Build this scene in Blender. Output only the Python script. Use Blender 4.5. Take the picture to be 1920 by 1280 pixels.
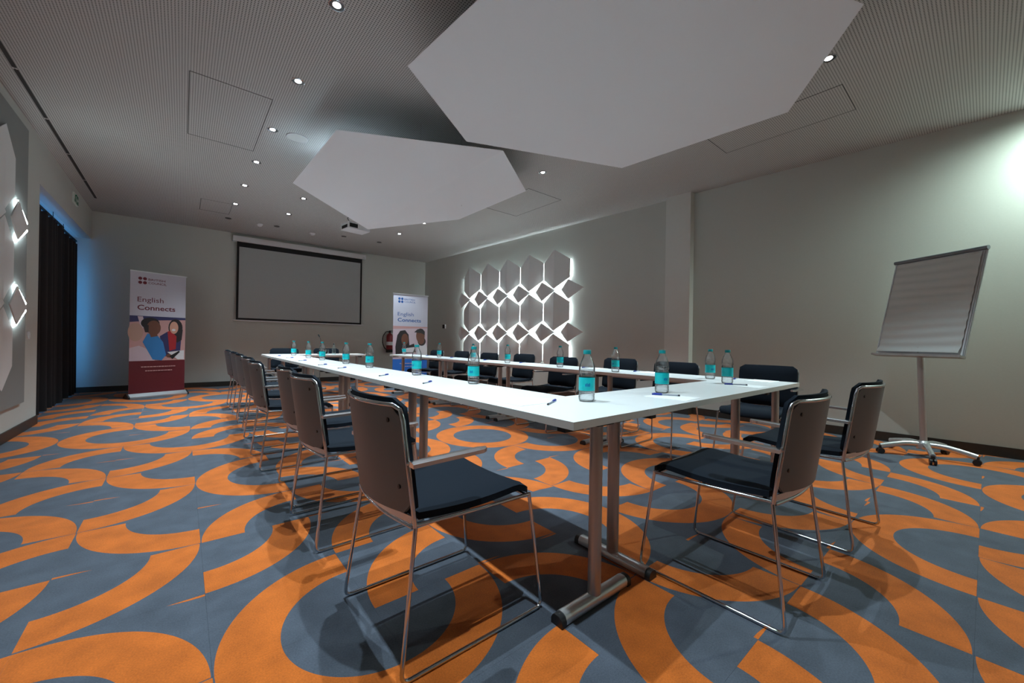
import bpy, bmesh, math, random
from mathutils import Vector, Matrix, Euler

# ------------------------------------------------------------------ reset
for o in list(bpy.data.objects):
    bpy.data.objects.remove(o, do_unlink=True)
scene = bpy.context.scene
C = scene.collection
R = math.radians
random.seed(7)

# ------------------------------------------------------------------ camera
CAM_H = 1.0056
def cam_axes():
    y, pi, r = R(39.7941), R(0.1204), R(0.8889)
    fwd = Vector((math.sin(y) * math.cos(pi), math.cos(y) * math.cos(pi), math.sin(pi)))
    right = Vector((math.cos(y), -math.sin(y), 0))
    up = right.cross(fwd)
    cx = right * math.cos(r) + up * math.sin(r)
    cy = up * math.cos(r) - right * math.sin(r)
    return cx, cy, fwd
CX, CY, CF = cam_axes()
cam_data = bpy.data.cameras.new('camera')
cam = bpy.data.objects.new('camera', cam_data)
C.objects.link(cam)
M = Matrix(((CX.x, CY.x, -CF.x, 0), (CX.y, CY.y, -CF.y, 0), (CX.z, CY.z, -CF.z, CAM_H), (0, 0, 0, 1)))
cam.matrix_world = M
cam_data.sensor_width = 36
cam_data.lens = 742.715 * 36 / 1920
cam_data.clip_start = 0.05
cam_data.clip_end = 100
scene.camera = cam

# ------------------------------------------------------------------ world, exposure
w = bpy.data.worlds.new('sky'); scene.world = w
w.use_nodes = True
bg = w.node_tree.nodes['Background']
bg.inputs[0].default_value = (0.045, 0.26, 0.56, 1)
bg.inputs[1].default_value = 9.0
scene.view_settings.view_transform = 'Standard'
scene.view_settings.look = 'None'
scene.view_settings.gamma = 1.0
scene.view_settings.use_curve_mapping = False
scene.view_settings.exposure = 0.0

LAMP_W = 210.0          # power of one ceiling downlight
LED = 160.0             # emission of the LED strips behind the hexagon panels
LAMP_COL = (0.73, 0.92, 1.0)

# ------------------------------------------------------------------ materials
def new_mat(name):
    m = bpy.data.materials.new(name); m.use_nodes = True
    return m, m.node_tree, m.node_tree.nodes['Principled BSDF']
def mat(name, col, rough=0.6, metal=0.0, noise=0.0, nscale=40, bump=0.0, spec=0.5, coat=0.0):
    m, nt, b = new_mat(name)
    b.inputs['Base Color'].default_value = (*col, 1)
    b.inputs['Roughness'].default_value = rough
    b.inputs['Metallic'].default_value = metal
    b.inputs['Specular IOR Level'].default_value = spec
    b.inputs['Coat Weight'].default_value = coat
    if noise or bump:
        tc = nt.nodes.new('ShaderNodeTexCoord')
        n = nt.nodes.new('ShaderNodeTexNoise'); n.inputs['Scale'].default_value = nscale
        n.inputs['Detail'].default_value = 4
        nt.links.new(tc.outputs['Object'], n.inputs['Vector'])
        if noise:
            mx = nt.nodes.new('ShaderNodeMix'); mx.data_type = 'RGBA'
            mx.inputs[6].default_value = (*[c * (1 - noise) for c in col], 1)
            mx.inputs[7].default_value = (*[min(1, c * (1 + noise)) for c in col], 1)
            nt.links.new(n.outputs['Fac'], mx.inputs[0]); nt.links.new(mx.outputs[2], b.inputs['Base Color'])
        if bump:
            bp = nt.nodes.new('ShaderNodeBump'); bp.inputs['Strength'].default_value = bump
            bp.inputs['Distance'].default_value = 0.002
            nt.links.new(n.outputs['Fac'], bp.inputs['Height']); nt.links.new(bp.outputs[0], b.inputs['Normal'])
    return m
def emit(name, col, s):
    m, nt, b = new_mat(name)
    b.inputs['Base Color'].default_value = (0.8, 0.8, 0.8, 1)
    b.inputs['Emission Color'].default_value = (*col, 1)
    b.inputs['Emission Strength'].default_value = s
    return m

def math_node(nt, op, a, b=None, clamp=False):
    n = nt.nodes.new('ShaderNodeMath'); n.operation = op; n.use_clamp = clamp
    for i, v in enumerate((a, b)):
        if v is None: continue
        if isinstance(v, (int, float)): n.inputs[i].default_value = v
        else: nt.links.new(v, n.inputs[i])
    return n.outputs[0]

def carpet_material(tips):
    m, nt, b = new_mat('carpet_tipped' if tips else 'carpet')
    uv = nt.nodes.new('ShaderNodeUVMap'); uv.uv_map = 'UVMap'
    sep = nt.nodes.new('ShaderNodeSeparateXYZ'); nt.links.new(uv.outputs[0], sep.inputs[0])
    u, v = sep.outputs[0], sep.outputs[1]
    def dist(cu, cv):
        a = math_node(nt, 'SUBTRACT', u, cu); c = math_node(nt, 'SUBTRACT', v, cv)
        return math_node(nt, 'SQRT', math_node(nt, 'ADD', math_node(nt, 'MULTIPLY', a, a), math_node(nt, 'MULTIPLY', c, c)))
    d = dist(0.0, 0.0)
    ring = math_node(nt, 'MULTIPLY', math_node(nt, 'GREATER_THAN', d, 0.625), math_node(nt, 'LESS_THAN', d, 0.992))
    tip = math_node(nt, 'LESS_THAN', dist(1.0, 1.962), 0.992)
    fac = math_node(nt, 'MAXIMUM', ring, tip) if tips else ring
    tc = nt.nodes.new('ShaderNodeTexCoord')
    geo = nt.nodes.new('ShaderNodeNewGeometry')
    n1 = nt.nodes.new('ShaderNodeTexNoise'); n1.inputs['Scale'].default_value = 190; n1.inputs['Detail'].default_value = 3
    nt.links.new(geo.outputs['Position'], n1.inputs['Vector'])
    n2 = nt.nodes.new('ShaderNodeTexNoise'); n2.inputs['Scale'].default_value = 9; n2.inputs['Detail'].default_value = 5
    nt.links.new(geo.outputs['Position'], n2.inputs['Vector'])
    mx = nt.nodes.new('ShaderNodeMix'); mx.data_type = 'RGBA'
    mx.inputs[6].default_value = (0.074, 0.085, 0.110, 1)
    mx.inputs[7].default_value = (0.52, 0.122, 0.016, 1)
    nt.links.new(fac, mx.inputs[0])
    val = math_node(nt, 'ADD', math_node(nt, 'MULTIPLY', n1.outputs['Fac'], 0.8), math_node(nt, 'MULTIPLY', n2.outputs['Fac'], 0.8))
    val = math_node(nt, 'ADD', val, 0.2)
    mul = nt.nodes.new('ShaderNodeMix'); mul.data_type = 'RGBA'; mul.blend_type = 'MULTIPLY'
    mul.inputs[0].default_value = 1.0
    comb = nt.nodes.new('ShaderNodeCombineColor')
    for i in range(3): nt.links.new(val, comb.inputs[i])
    nt.links.new(mx.outputs[2], mul.inputs[6]); nt.links.new(comb.outputs[0], mul.inputs[7])
    nt.links.new(mul.outputs[2], b.inputs['Base Color'])
    b.inputs['Roughness'].default_value = 0.95
    b.inputs['Specular IOR Level'].default_value = 0.15
    b.inputs['Sheen Weight'].default_value = 0.15
    bp = nt.nodes.new('ShaderNodeBump'); bp.inputs['Strength'].default_value = 0.35; bp.inputs['Distance'].default_value = 0.002
    nt.links.new(n1.outputs['Fac'], bp.inputs['Height']); nt.links.new(bp.outputs[0], b.inputs['Normal'])
    return m

def ceiling_material():
    m, nt, b = new_mat('perforated_ceiling')
    geo = nt.nodes.new('ShaderNodeNewGeometry')
    sep = nt.nodes.new('ShaderNodeSeparateXYZ'); nt.links.new(geo.outputs['Position'], sep.inputs[0])
    P = 0.0185
    def cell(s):
        f = math_node(nt, 'FRACT', math_node(nt, 'DIVIDE', math_node(nt, 'ADD', s, 20.0), P))
        f = math_node(nt, 'SUBTRACT', f, 0.5)
        return math_node(nt, 'MULTIPLY', f, f)
    r2 = math_node(nt, 'ADD', cell(sep.outputs[0]), cell(sep.outputs[1]))
    hole = math_node(nt, 'LESS_THAN', r2, 0.062)
    mx = nt.nodes.new('ShaderNodeMix'); mx.data_type = 'RGBA'
    mx.inputs[6].default_value = (0.52, 0.52, 0.51, 1)
    mx.inputs[7].default_value = (0.10, 0.10, 0.10, 1)
    nt.links.new(hole, mx.inputs[0]); nt.links.new(mx.outputs[2], b.inputs['Base Color'])
    b.inputs['Roughness'].default_value = 0.9
    b.inputs['Specular IOR Level'].default_value = 0.2
    return m

def wall_material():
    m, nt, b = new_mat('fabric_wallpaper')
    tc = nt.nodes.new('ShaderNodeTexCoord')
    mp = nt.nodes.new('ShaderNodeMapping'); mp.inputs['Scale'].default_value = (60, 60, 420)
    nt.links.new(tc.outputs['Object'], mp.inputs[0])
    n = nt.nodes.new('ShaderNodeTexNoise'); n.inputs['Scale'].default_value = 1.0; n.inputs['Detail'].default_value = 3
    nt.links.new(mp.outputs[0], n.inputs['Vector'])
    mx = nt.nodes.new('ShaderNodeMix'); mx.data_type = 'RGBA'
    mx.inputs[6].default_value = (0.49, 0.50, 0.47, 1); mx.inputs[7].default_value = (0.57, 0.58, 0.55, 1)
    nt.links.new(n.outputs['Fac'], mx.inputs[0]); nt.links.new(mx.outputs[2], b.inputs['Base Color'])
    b.inputs['Roughness'].default_value = 0.75
    b.inputs['Specular IOR Level'].default_value = 0.3
    bp = nt.nodes.new('ShaderNodeBump'); bp.inputs['Strength'].default_value = 0.15; bp.inputs['Distance'].default_value = 0.001
    nt.links.new(n.outputs['Fac'], bp.inputs['Height']); nt.links.new(bp.outputs[0], b.inputs['Normal'])
    return m

def clear_plastic(name, tint=(1, 1, 1), gloss=0.09):
    m = bpy.data.materials.new(name); m.use_nodes = True
    nt = m.node_tree; nt.nodes.clear()
    out = nt.nodes.new('ShaderNodeOutputMaterial')
    tr = nt.nodes.new('ShaderNodeBsdfTransparent'); tr.inputs[0].default_value = (*tint, 1)
    gl = nt.nodes.new('ShaderNodeBsdfGlossy'); gl.inputs['Roughness'].default_value = 0.13
    fr = nt.nodes.new('ShaderNodeFresnel'); fr.inputs[0].default_value = 1.2
    mx = nt.nodes.new('ShaderNodeMixShader')
    ad = math_node(nt, 'ADD', fr.outputs[0], gloss)
    nt.links.new(ad, mx.inputs[0]); nt.links.new(tr.outputs[0], mx.inputs[1]); nt.links.new(gl.outputs[0], mx.inputs[2])
    nt.links.new(mx.outputs[0], out.inputs[0])
    return m
def water_material():
    m = bpy.data.materials.new('water'); m.use_nodes = True
    nt = m.node_tree; nt.nodes.clear()
    out = nt.nodes.new('ShaderNodeOutputMaterial')
    tr = nt.nodes.new('ShaderNodeBsdfTransparent'); tr.inputs[0].default_value = (0.985, 0.995, 1.0, 1)
    rf = nt.nodes.new('ShaderNodeBsdfRefraction'); rf.inputs['IOR'].default_value = 1.33; rf.inputs['Roughness'].default_value = 0.03
    mx = nt.nodes.new('ShaderNodeMixShader'); mx.inputs[0].default_value = 0.22
    nt.links.new(tr.outputs[0], mx.inputs[1]); nt.links.new(rf.outputs[0], mx.inputs[2]); nt.links.new(mx.outputs[0], out.inputs[0])
    return m

MT = dict(
    carpet=carpet_material(False), carpet_tipped=carpet_material(True), ceiling=ceiling_material(), wall=wall_material(),
    column=mat('painted_plaster', (0.66, 0.665, 0.64), 0.8, noise=0.03, nscale=25),
    subfloor=mat('screed', (0.06, 0.06, 0.065), 0.9),
    plainceil=mat('plaster_white', (0.60, 0.60, 0.585), 0.9),
    groove=mat('dark_groove', (0.03, 0.03, 0.03), 0.8),
    skirting=mat('dark_wood_skirting', (0.030, 0.024, 0.020), 0.5, noise=0.2, nscale=30),
    panelwhite=mat('white_gypsum', (0.74, 0.755, 0.79), 0.85, noise=0.015, nscale=200, bump=0.05),
    board=mat('grey_board', (0.24, 0.25, 0.245), 0.7),
    hexwhite=mat('white_lacquer', (0.72, 0.72, 0.72), 0.6),
    led=emit('led_glow_bar', (0.82, 0.98, 1.0), LED),
    ledmid=emit('led_glow_mid', (0.82, 0.98, 1.0), LED * 0.45),
    leddim=emit('led_strip_dim', (0.82, 1.0, 0.94), LED * 0.08),
    lamp=emit('lamp_lit', (0.95, 0.97, 1.0), 30.0),
    lampoff=mat('lamp_dark', (0.02, 0.02, 0.02), 0.3),
    chrome=mat('chrome', (0.58, 0.62, 0.66), 0.12, 1.0),
    polished=mat('polished_aluminium', (0.80, 0.82, 0.84), 0.22, 1.0),
    alu=mat('silver_paint', (0.48, 0.46, 0.45), 0.38, 0.75),
    alulight=mat('brushed_aluminium', (0.66, 0.68, 0.70), 0.32, 0.85),
    shell=mat('grey_shell', (0.175, 0.195, 0.215), 0.45, 0.15, noise=0.05, nscale=400),
    fabric=mat('black_upholstery', (0.006, 0.010, 0.017), 0.92, noise=0.35, nscale=700, bump=0.3, spec=0.2),
    blackplastic=mat('black_plastic', (0.012, 0.012, 0.013), 0.4),
    tabletop=mat('white_laminate', (0.80, 0.815, 0.82), 0.32, spec=0.5),
    tableedge=mat('edge_band', (0.66, 0.64, 0.62), 0.5),
    cap=mat('teal_cap', (0.0, 0.25, 0.27), 0.4),
    label=mat('teal_label', (0.0, 0.47, 0.50), 0.35, noise=0.25, nscale=35),
    labeldark=mat('label_print', (0.0, 0.10, 0.35), 0.4),
    pet=clear_plastic('clear_bottle', (0.985, 0.995, 1.0), 0.13),
    glass=clear_plastic('clear_glass', (0.90, 0.96, 0.94), 0.08),
    water=water_material(),
    penblue=mat('blue_pen_plastic', (0.008, 0.03, 0.30), 0.3),
    penclear=mat('pen_barrel', (0.35, 0.38, 0.45), 0.25),
    pendark=mat('pen_tip', (0.02, 0.02, 0.03), 0.4),
    paper=mat('white_paper', (0.86, 0.87, 0.88), 0.85),
    flippaper=mat('flipchart_paper', (0.60, 0.61, 0.59), 0.8),
    flipline=mat('paper_ruling', (0.42, 0.43, 0.42), 0.8),
    whitemetal=mat('white_metal', (0.68, 0.68, 0.70), 0.45),
    screen=mat('projection_fabric', (0.40, 0.41, 0.41), 0.85, noise=0.03, nscale=30),
    black=mat('matt_black', (0.006, 0.006, 0.007), 0.8),
    curtain=mat('black_curtain', (0.013, 0.012, 0.014), 0.95, noise=0.2, nscale=300),
    canvas=mat('banner_vinyl', (0.50, 0.48, 0.56), 0.55),
    maroon=mat('print_maroon', (0.10, 0.003, 0.009), 0.55),
    darkred=mat('print_dark_red', (0.13, 0.008, 0.022), 0.6),
    blue=mat('print_blue', (0.010, 0.13, 0.50), 0.55),
    navy=mat('print_navy', (0.008, 0.07, 0.26), 0.6),
    skin1=mat('print_brown_skin', (0.13, 0.045, 0.025), 0.6),
    skin2=mat('print_light_skin', (0.55, 0.28, 0.20), 0.6),
    hair=mat('print_black_hair', (0.012, 0.008, 0.010), 0.6),
    blond=mat('print_blond', (0.42, 0.25, 0.20), 0.6),
    pink=mat('print_pink', (0.48, 0.26, 0.25), 0.6),
    palepink=mat('print_pale_pink', (0.52, 0.40, 0.45), 0.6),
    sweater=mat('print_blue_sweater', (0.025, 0.17, 0.42), 0.6),
    indigo=mat('print_indigo_coat', (0.025, 0.025, 0.10), 0.6),
    scarf=mat('print_red_scarf', (0.33, 0.010, 0.016), 0.6),
    printwhite=mat('print_white', (0.62, 0.60, 0.62), 0.6),
    red=mat('extinguisher_red', (0.22, 0.012, 0.020), 0.35),
    signgreen=mat('sign_green', (0.01, 0.16, 0.07), 0.5),
    signwhite=mat('sign_white', (0.62, 0.70, 0.65), 0.5),
    winframe=mat('window_frame', (0.06, 0.06, 0.07), 0.5),
    paneglass=clear_plastic('window_glass', (0.9, 0.95, 1.0), 0.02),
)

# ------------------------------------------------------------------ mesh helpers
class MB:
    """collects shapes, builds one mesh"""
    def __init__(s): s.v = []; s.f = []; s.mi = []
    def add(s, vs, fs, mi=0):
        n = len(s.v); s.v += [tuple(v) for v in vs]
        s.f += [tuple(i + n for i in f) for f in fs]; s.mi += [mi] * len(fs)
        return s
    def box(s, x0, x1, y0, y1, z0, z1, mi=0):
        vs = [(x0, y0, z0), (x1, y0, z0), (x1, y1, z0), (x0, y1, z0), (x0, y0, z1), (x1, y0, z1), (x1, y1, z1), (x0, y1, z1)]
        return s.add(vs, [(3, 2, 1, 0), (4, 5, 6, 7), (0, 1, 5, 4), (1, 2, 6, 5), (2, 3, 7, 6), (3, 0, 4, 7)], mi)
    def prism(s, poly, off, mi=0):
        """poly: list of 3d points (planar), off: extrusion vector"""
        n = len(poly); off = Vector(off)
        vs = [Vector(p) for p in poly] + [Vector(p) + off for p in poly]
        fs = [tuple(reversed(range(n))), tuple(range(n, 2 * n))]
        fs += [(i, (i + 1) % n, (i + 1) % n + n, i + n) for i in range(n)]
        return s.add(vs, fs, mi)
    def lathe(s, prof, n=24, cx=0, cy=0, mi=0, cap=True):
        vs = []; fs = []
        for r, z in prof:
            for k in range(n):
                a = 2 * math.pi * k / n
                vs.append((cx + r * math.cos(a), cy + r * math.sin(a), z))
        for i in range(len(prof) - 1):
            for k in range(n):
                k2 = (k + 1) % n
                fs.append((i * n + k, i * n + k2, (i + 1) * n + k2, (i + 1) * n + k))
        if cap:
            fs.append(tuple(reversed(range(n)))); fs.append(tuple(range((len(prof) - 1) * n, len(prof) * n)))
        return s.add(vs, fs, mi)
    def tube(s, pts, r, n=8, closed=False, mi=0, rx=None):
        pts = [Vector(p) for p in pts]; m = len(pts); vs = []; fs = []
        prev = None
        for i, p in enumerate(pts):
            if closed: t = (pts[(i + 1) % m] - pts[i - 1])
            else: t = (pts[min(i + 1, m - 1)] - pts[max(i - 1, 0)])
            t.normalize()
            if prev is None:
                ref = Vector((0, 0, 1)) if abs(t.z) < 0.9 else Vector((1, 0, 0))
                u = t.cross(ref).normalized()
            else:
                u = (prev - t * prev.dot(t)).normalized()
            prev = u; v = t.cross(u)
            for k in range(n):
                a = 2 * math.pi * k / n
                vs.append(p + u * (math.cos(a) * r) + v * (math.sin(a) * (rx or r)))
        for i in range(m if closed else m - 1):
            j = (i + 1) % m
            for k in range(n):
                k2 = (k + 1) % n
                fs.append((i * n + k, i * n + k2, j * n + k2, j * n + k))
        if not closed:
            fs.append(tuple(reversed(range(n)))); fs.append(tuple(range((m - 1) * n, m * n)))
        return s.add(vs, fs, mi)
    def sheet(s, fa, fb, nu, nv, mi=0):
        """closed slab between two grids fa(u,v), fb(u,v), u,v in 0..1"""
        vs = [fa(i / nu, j / nv) for j in range(nv + 1) for i in range(nu + 1)]
        n = len(vs)
        vs += [fb(i / nu, j / nv) for j in range(nv + 1) for i in range(nu + 1)]
        w = nu + 1; fs = []
        for j in range(nv):
            for i in range(nu):
                a = j * w + i
                fs.append((a, a + 1, a + w + 1, a + w)); fs.append((n + a + w, n + a + w + 1, n + a + 1, n + a))
        for i in range(nu):
            fs.append((n + i, n + i + 1, i + 1, i)); a = nv * w + i; fs.append((a, a + 1, n + a + 1, n + a))
        for j in range(nv):
            a = j * w; fs.append((a, a + w, n + a + w, n + a)); a = j * w + nu; fs.append((n + a, n + a + w, a + w, a))
        return s.add(vs, fs, mi)
    def mesh(s, name, mats, smooth=False):
        me = bpy.data.meshes.new(name)
        me.from_pydata(s.v, [], s.f)
        for m in (mats if isinstance(mats, (list, tuple)) else [mats]): me.materials.append(m)
        for p, i in zip(me.polygons, s.mi): p.material_index = i
        bm = bmesh.new(); bm.from_mesh(me)
        bmesh.ops.recalc_face_normals(bm, faces=bm.faces[:]); bm.to_mesh(me); bm.free()
        if smooth:
            for p in me.polygons: p.use_smooth = True
            try: me.set_sharp_from_angle(angle=R(smooth if smooth > 1 else 40))
            except Exception: pass
        return me
    def build(s, name, mats, parent=None, smooth=False, loc=None, rot=None):
        return link(name, s.mesh(name, mats, smooth), parent, loc, rot)

def link(name, me, parent=None, loc=None, rot=None):
    o = bpy.data.objects.new(name, me); C.objects.link(o)
    if parent: o.parent = parent
    if loc: o.location = loc
    if rot: o.rotation_euler = rot
    return o
def thing(name, label, cat, loc=(0, 0, 0), rotz=0.0, group=None):
    o = bpy.data.objects.new(name, None); C.objects.link(o)
    o.location = loc; o.rotation_euler = (0, 0, rotz); o.empty_display_size = 0.1
    return tag(o, label, cat, group)
def tag(o, label, cat, group=None):
    o['label'] = label; o['category'] = cat
    if group: o['group'] = group
    elif 'group' in o: del o['group']
    return o
def structure(o):
    o['kind'] = 'structure'; return o
def copy_tree(o, parent=None):
    c = o.copy(); C.objects.link(c); c.parent = parent
    for ch in list(o.children): copy_tree(ch, c)
    return c
def round_path(pts, rad, n=4):
    """polyline with rounded corners"""
    pts = [Vector(p) for p in pts]; out = [pts[0]]
    for i in range(1, len(pts) - 1):
        a, b, c = pts[i - 1], pts[i], pts[i + 1]
        d1 = (a - b); d2 = (c - b); r = min(rad, d1.length * 0.45, d2.length * 0.45)
        p1 = b + d1.normalized() * r; p2 = b + d2.normalized() * r
        for k in range(n + 1):
            t = k / n
            out.append(p1 * (1 - t) ** 2 + b * 2 * t * (1 - t) + p2 * t * t)
    out.append(pts[-1]); return out
def project(p):
    d = Vector(p) - Vector((0, 0, CAM_H)); z = d.dot(CF)
    if z < 0.02: return None
    return 960 + 742.7 * d.dot(CX) / z, 640 - 742.7 * d.dot(CY) / z

# ------------------------------------------------------------------ room shell
XL, YB, YF, ZC = -1.261, 10.206, -3.2, 3.226
TR = math.tan(R(-3.659))
def xr(y): return 5.919 + TR * y
WT = 0.15                                            # wall thickness
ALC = -1.95                                          # back of the window alcove

floor = structure(MB().prism([(ALC - WT, YF - WT, -0.006), (xr(YF) + 0.3, YF - WT, -0.006), (xr(YF) + 0.3, YB + WT, -0.006), (ALC - WT, YB + WT, -0.006)],
                             (0, 0, -0.1)).build('floor', MT['subfloor']))
ceil = structure(MB().prism([(ALC - WT, YF - WT, ZC), (xr(YF) + 0.3, YF - WT, ZC), (xr(YF) + 0.3, YB + WT, ZC), (ALC - WT, YB + WT, ZC)],
                            (0, 0, 0.12)).build('ceiling', MT['ceiling']))
structure(MB().prism([(xr(YF - WT), YF - WT, 0), (xr(YF - WT) + 0.15, YF - WT, 0), (xr(YB) + 0.15, YB + WT, 0), (xr(YB), YB, 0)], (0, 0, ZC)).build('wall_right', MT['wall']))
structure(MB().box(ALC - WT, xr(YB), YB, YB + WT, 0, ZC).build('wall_back', MT['wall']))
structure(MB().box(XL - WT, xr(YF), YF - WT, YF, 0, ZC).build('wall_front', MT['wall']))
OY, OZ = 6.89, 2.72                                  # alcove opening: from OY to the back wall, up to OZ
wl = MB(); wl.box(XL - WT, XL, YF, OY, 0, ZC); wl.box(XL - WT, XL, OY, YB, OZ, ZC)
structure(wl.build('wall_left', MT['wall']))
al = MB(); al.box(ALC - WT, XL - WT, OY - WT, OY, 0, ZC)          # side of the alcove
al.box(ALC - WT, XL - WT, OY, YB, OZ, ZC)                         # its lintel
structure(al.build('wall_alcove', MT['column']))
wa = MB(); wa.box(ALC - WT, ALC, OY, YB, 2.45, OZ); wa.box(ALC - WT, ALC, OY, YB, 0, 0.25)
wa.box(ALC - WT, ALC, OY, OY + 0.2, 0.25, 2.45); wa.box(ALC - WT, ALC, YB - 0.12, YB, 0.25, 2.45)
structure(wa.build('wall_window', MT['column']))
# window behind the curtain
win = structure(MB().box(ALC - 0.1, ALC - 0.05, OY + 0.2, OY + 0.27, 0.25, 2.45).box(ALC - 0.1, ALC - 0.05, YB - 0.19, YB - 0.12, 0.25, 2.45)
                .box(ALC - 0.1, ALC - 0.05, OY + 0.27, YB - 0.19, 0.25, 0.32).box(ALC - 0.1, ALC - 0.05, OY + 0.27, YB - 0.19, 2.38, 2.45)
                .box(ALC - 0.1, ALC - 0.05, 8.5, 8.57, 0.32, 2.38).build('window_1', MT['winframe']))
for a, b in ((OY + 0.27, 8.5), (8.57, YB - 0.19)):
    MB().box(ALC - 0.08, ALC - 0.072, a, b, 0.32, 2.38).build('pane', MT['paneglass'], win)
# column on the right wall
cy0, cy1 = 2.765, 3.13
structure(MB().prism([(xr(cy0) - 0.115, cy0, 0), (xr(cy0) + 0.01, cy0, 0), (xr(cy1) + 0.01, cy1, 0), (xr(cy1) - 0.115, cy1, 0)], (0, 0, ZC)).build('wall_column', MT['column']))
# skirting
BH, BT = 0.098, 0.012
def skirt_right(a, b, name):
    structure(MB().prism([(xr(a) - BT, a, 0), (xr(a) + 0.005, a, 0), (xr(b) + 0.005, b, 0), (xr(b) - BT, b, 0)], (0, 0, BH)).build(name, MT['skirting']))
skirt_right(YF, cy0, 'baseboard_right'); skirt_right(cy1, YB, 'baseboard_right_far')
k = 0.115 + BT
structure(MB().prism([(xr(cy0) - k, cy0 - BT, 0), (xr(cy0), cy0 - BT, 0), (xr(cy0), cy0, 0), (xr(cy0) - 0.115, cy0, 0), (xr(cy1) - 0.115, cy1, 0), (xr(cy1), cy1, 0), (xr(cy1), cy1 + BT, 0), (xr(cy1) - k, cy1 + BT, 0)], (0, 0, BH)).build('baseboard_column', MT['skirting']))
structure(MB().box(ALC, xr(YB) - BT, YB - BT, YB, 0, BH).build('baseboard_back', MT['skirting']))
structure(MB().box(XL, XL + BT, YF, OY, 0, BH).box(XL - WT, XL + BT, OY - 0.0, OY + BT, 0, BH).build('baseboard_left', MT['skirting']))

# ------------------------------------------------------------------ carpet tiles (children of the floor)
PX = 0.483
def gx(i): return 0.083 + PX * i
def gy(j): return 0.02 + 0.472 * j + (0.003 * j * j if j > 0 else 0.0)
ORI = {(0, 4): 3, (0, 5): 1, (-1, 5): 2, (-1, 4): 3, (-1, 3): 0, (0, 3): 1, (-2, 5): 1, (-2, 6): 0, (-1, 6): 3, (-2, 7): 1, (-1, 7): 2, (0, 6): 2, (0, 7): 1,
       (-2, 8): 0, (-1, 8): 3, (0, 8): 0, (-2, 9): 1, (-1, 9): 2, (0, 9): 3, (-2, 10): 2, (1, 3): 1, (1, 2): 3, (0, 2): 2, (1, 4): 1, (2, 3): 2, (2, 2): 0,
       (3, 3): 0, (3, 2): 3, (4, 2): 2, (5, 3): 1, (5, 2): 3, (4, 1): 1, (3, 1): 2, (2, 1): 1, (3, 0): 3, (4, 0): 3, (5, 0): 1, (6, 0): 0, (7, 0): 3, (8, 0): 3,
       (9, 0): 1, (5, 1): 2, (6, 1): 1, (7, 1): 2, (8, 1): 1, (4, -1): 1, (5, -1): 1, (6, -1): 2, (7, -1): 0, (8, -1): 1, (4, 4): 3, (3, 4): 0, (4, 5): 1,
       (3, 5): 3, (4, 6): 2, (4, 7): 1, (5, 6): 3, (5, 7): 0, (3, 6): 3, (3, 7): 0, (4, 8): 3, (5, 5): 2, (5, 4): 1, (1, 5): 2,
       (-1, 10): 3, (0, 10): 1, (-3, 10): 3, (-3, 11): 0, (-2, 11): 1, (-1, 11): 2, (0, 11): 1, (-1, 12): 3, (-2, 12): 0, (0, 12): 0}
rnd = random.Random(11)
def clip(poly, f):
    out = []
    for a, b in zip(poly, poly[1:] + poly[:1]):
        fa, fb = f(a), f(b)
        if fa >= 0: out.append(a)
        if (fa >= 0) != (fb >= 0):
            t = fa / (fa - fb); out.append((a[0] + (b[0] - a[0]) * t, a[1] + (b[1] - a[1]) * t))
    return out
def tile_uv(o, a, b):                     # a,b in 0..1 inside the tile, o = corner the arc is centred on
    return [(a, b), (b, 1 - a), (1 - a, 1 - b), (1 - b, a)][o]
def tile_mesh(o, poly, i, j):
    x0, y0 = gx(i), gy(j); sy = gy(j + 1) - y0
    n = len(poly)
    me = bpy.data.meshes.new('carpet_tile')
    vs = [(x - x0, y - y0, 0) for x, y in poly] + [(x - x0, y - y0, -0.006) for x, y in poly]
    fs = [tuple(range(n))] + [(a, a + n, (a + 1) % n + n, (a + 1) % n) for a in range(n)]
    me.from_pydata(vs, [], fs); me.materials.append(MT['carpet_tipped' if o in (0, 2) else 'carpet'])
    uvl = me.uv_layers.new(name='UVMap')
    for lp in me.loops:
        v = me.vertices[lp.vertex_index].co
        uvl.data[lp.index].uv = tile_uv(o, v.x / PX, v.y / sy)
    return me
cache = {}; rest = []
for i in range(-5, 14):
    for j in range(-8, 20):
        o = ORI.get((i, j), rnd.randrange(4))
        x0, x1, y0, y1 = gx(i) + 0.0002, gx(i + 1) - 0.0002, gy(j) + 0.0002, gy(j + 1) - 0.0002
        full = [(x0, y0), (x1, y0), (x1, y1), (x0, y1)]
        poly = clip(full, lambda q: q[1] - YF); poly = clip(poly, lambda q: YB - BT - q[1]) if poly else poly
        poly = clip(poly, lambda q: q[0] - ((XL + BT) if q[1] < OY + 0.02 else ALC)) if poly else poly
        poly = clip(poly, lambda q: xr(q[1]) - BT - q[0]) if poly else poly
        if len(poly) < 3: continue
        area = abs(sum(a[0] * b[1] - b[0] * a[1] for a, b in zip(poly, poly[1:] + poly[:1]))) / 2
        if area < 0.002: continue
        seen = False
        for a in range(5):
            for b in range(5):
                q = project((x0 + (x1 - x0) * a / 4, y0 + (y1 - y0) * b / 4, 0))
                if q and -20 < q[0] < 1940 and q[1] < 1300: seen = True
        whole = area > (x1 - x0) * (y1 - y0) * 0.999
        if not seen:
            rest.append((tile_mesh(o, poly, i, j), gx(i), gy(j))); continue
        key = (o, j)
        if whole:
            me = cache.get(key) or cache.setdefault(key, tile_mesh(o, poly, i, j))
        else: me = tile_mesh(o, poly, i, j)
        link('carpet_tile', me, floor, (gx(i), gy(j), 0))
bm = bmesh.new()
for me, x, y in rest:
    me.transform(Matrix.Translation((x, y, 0))); bm.from_mesh(me)
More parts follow.
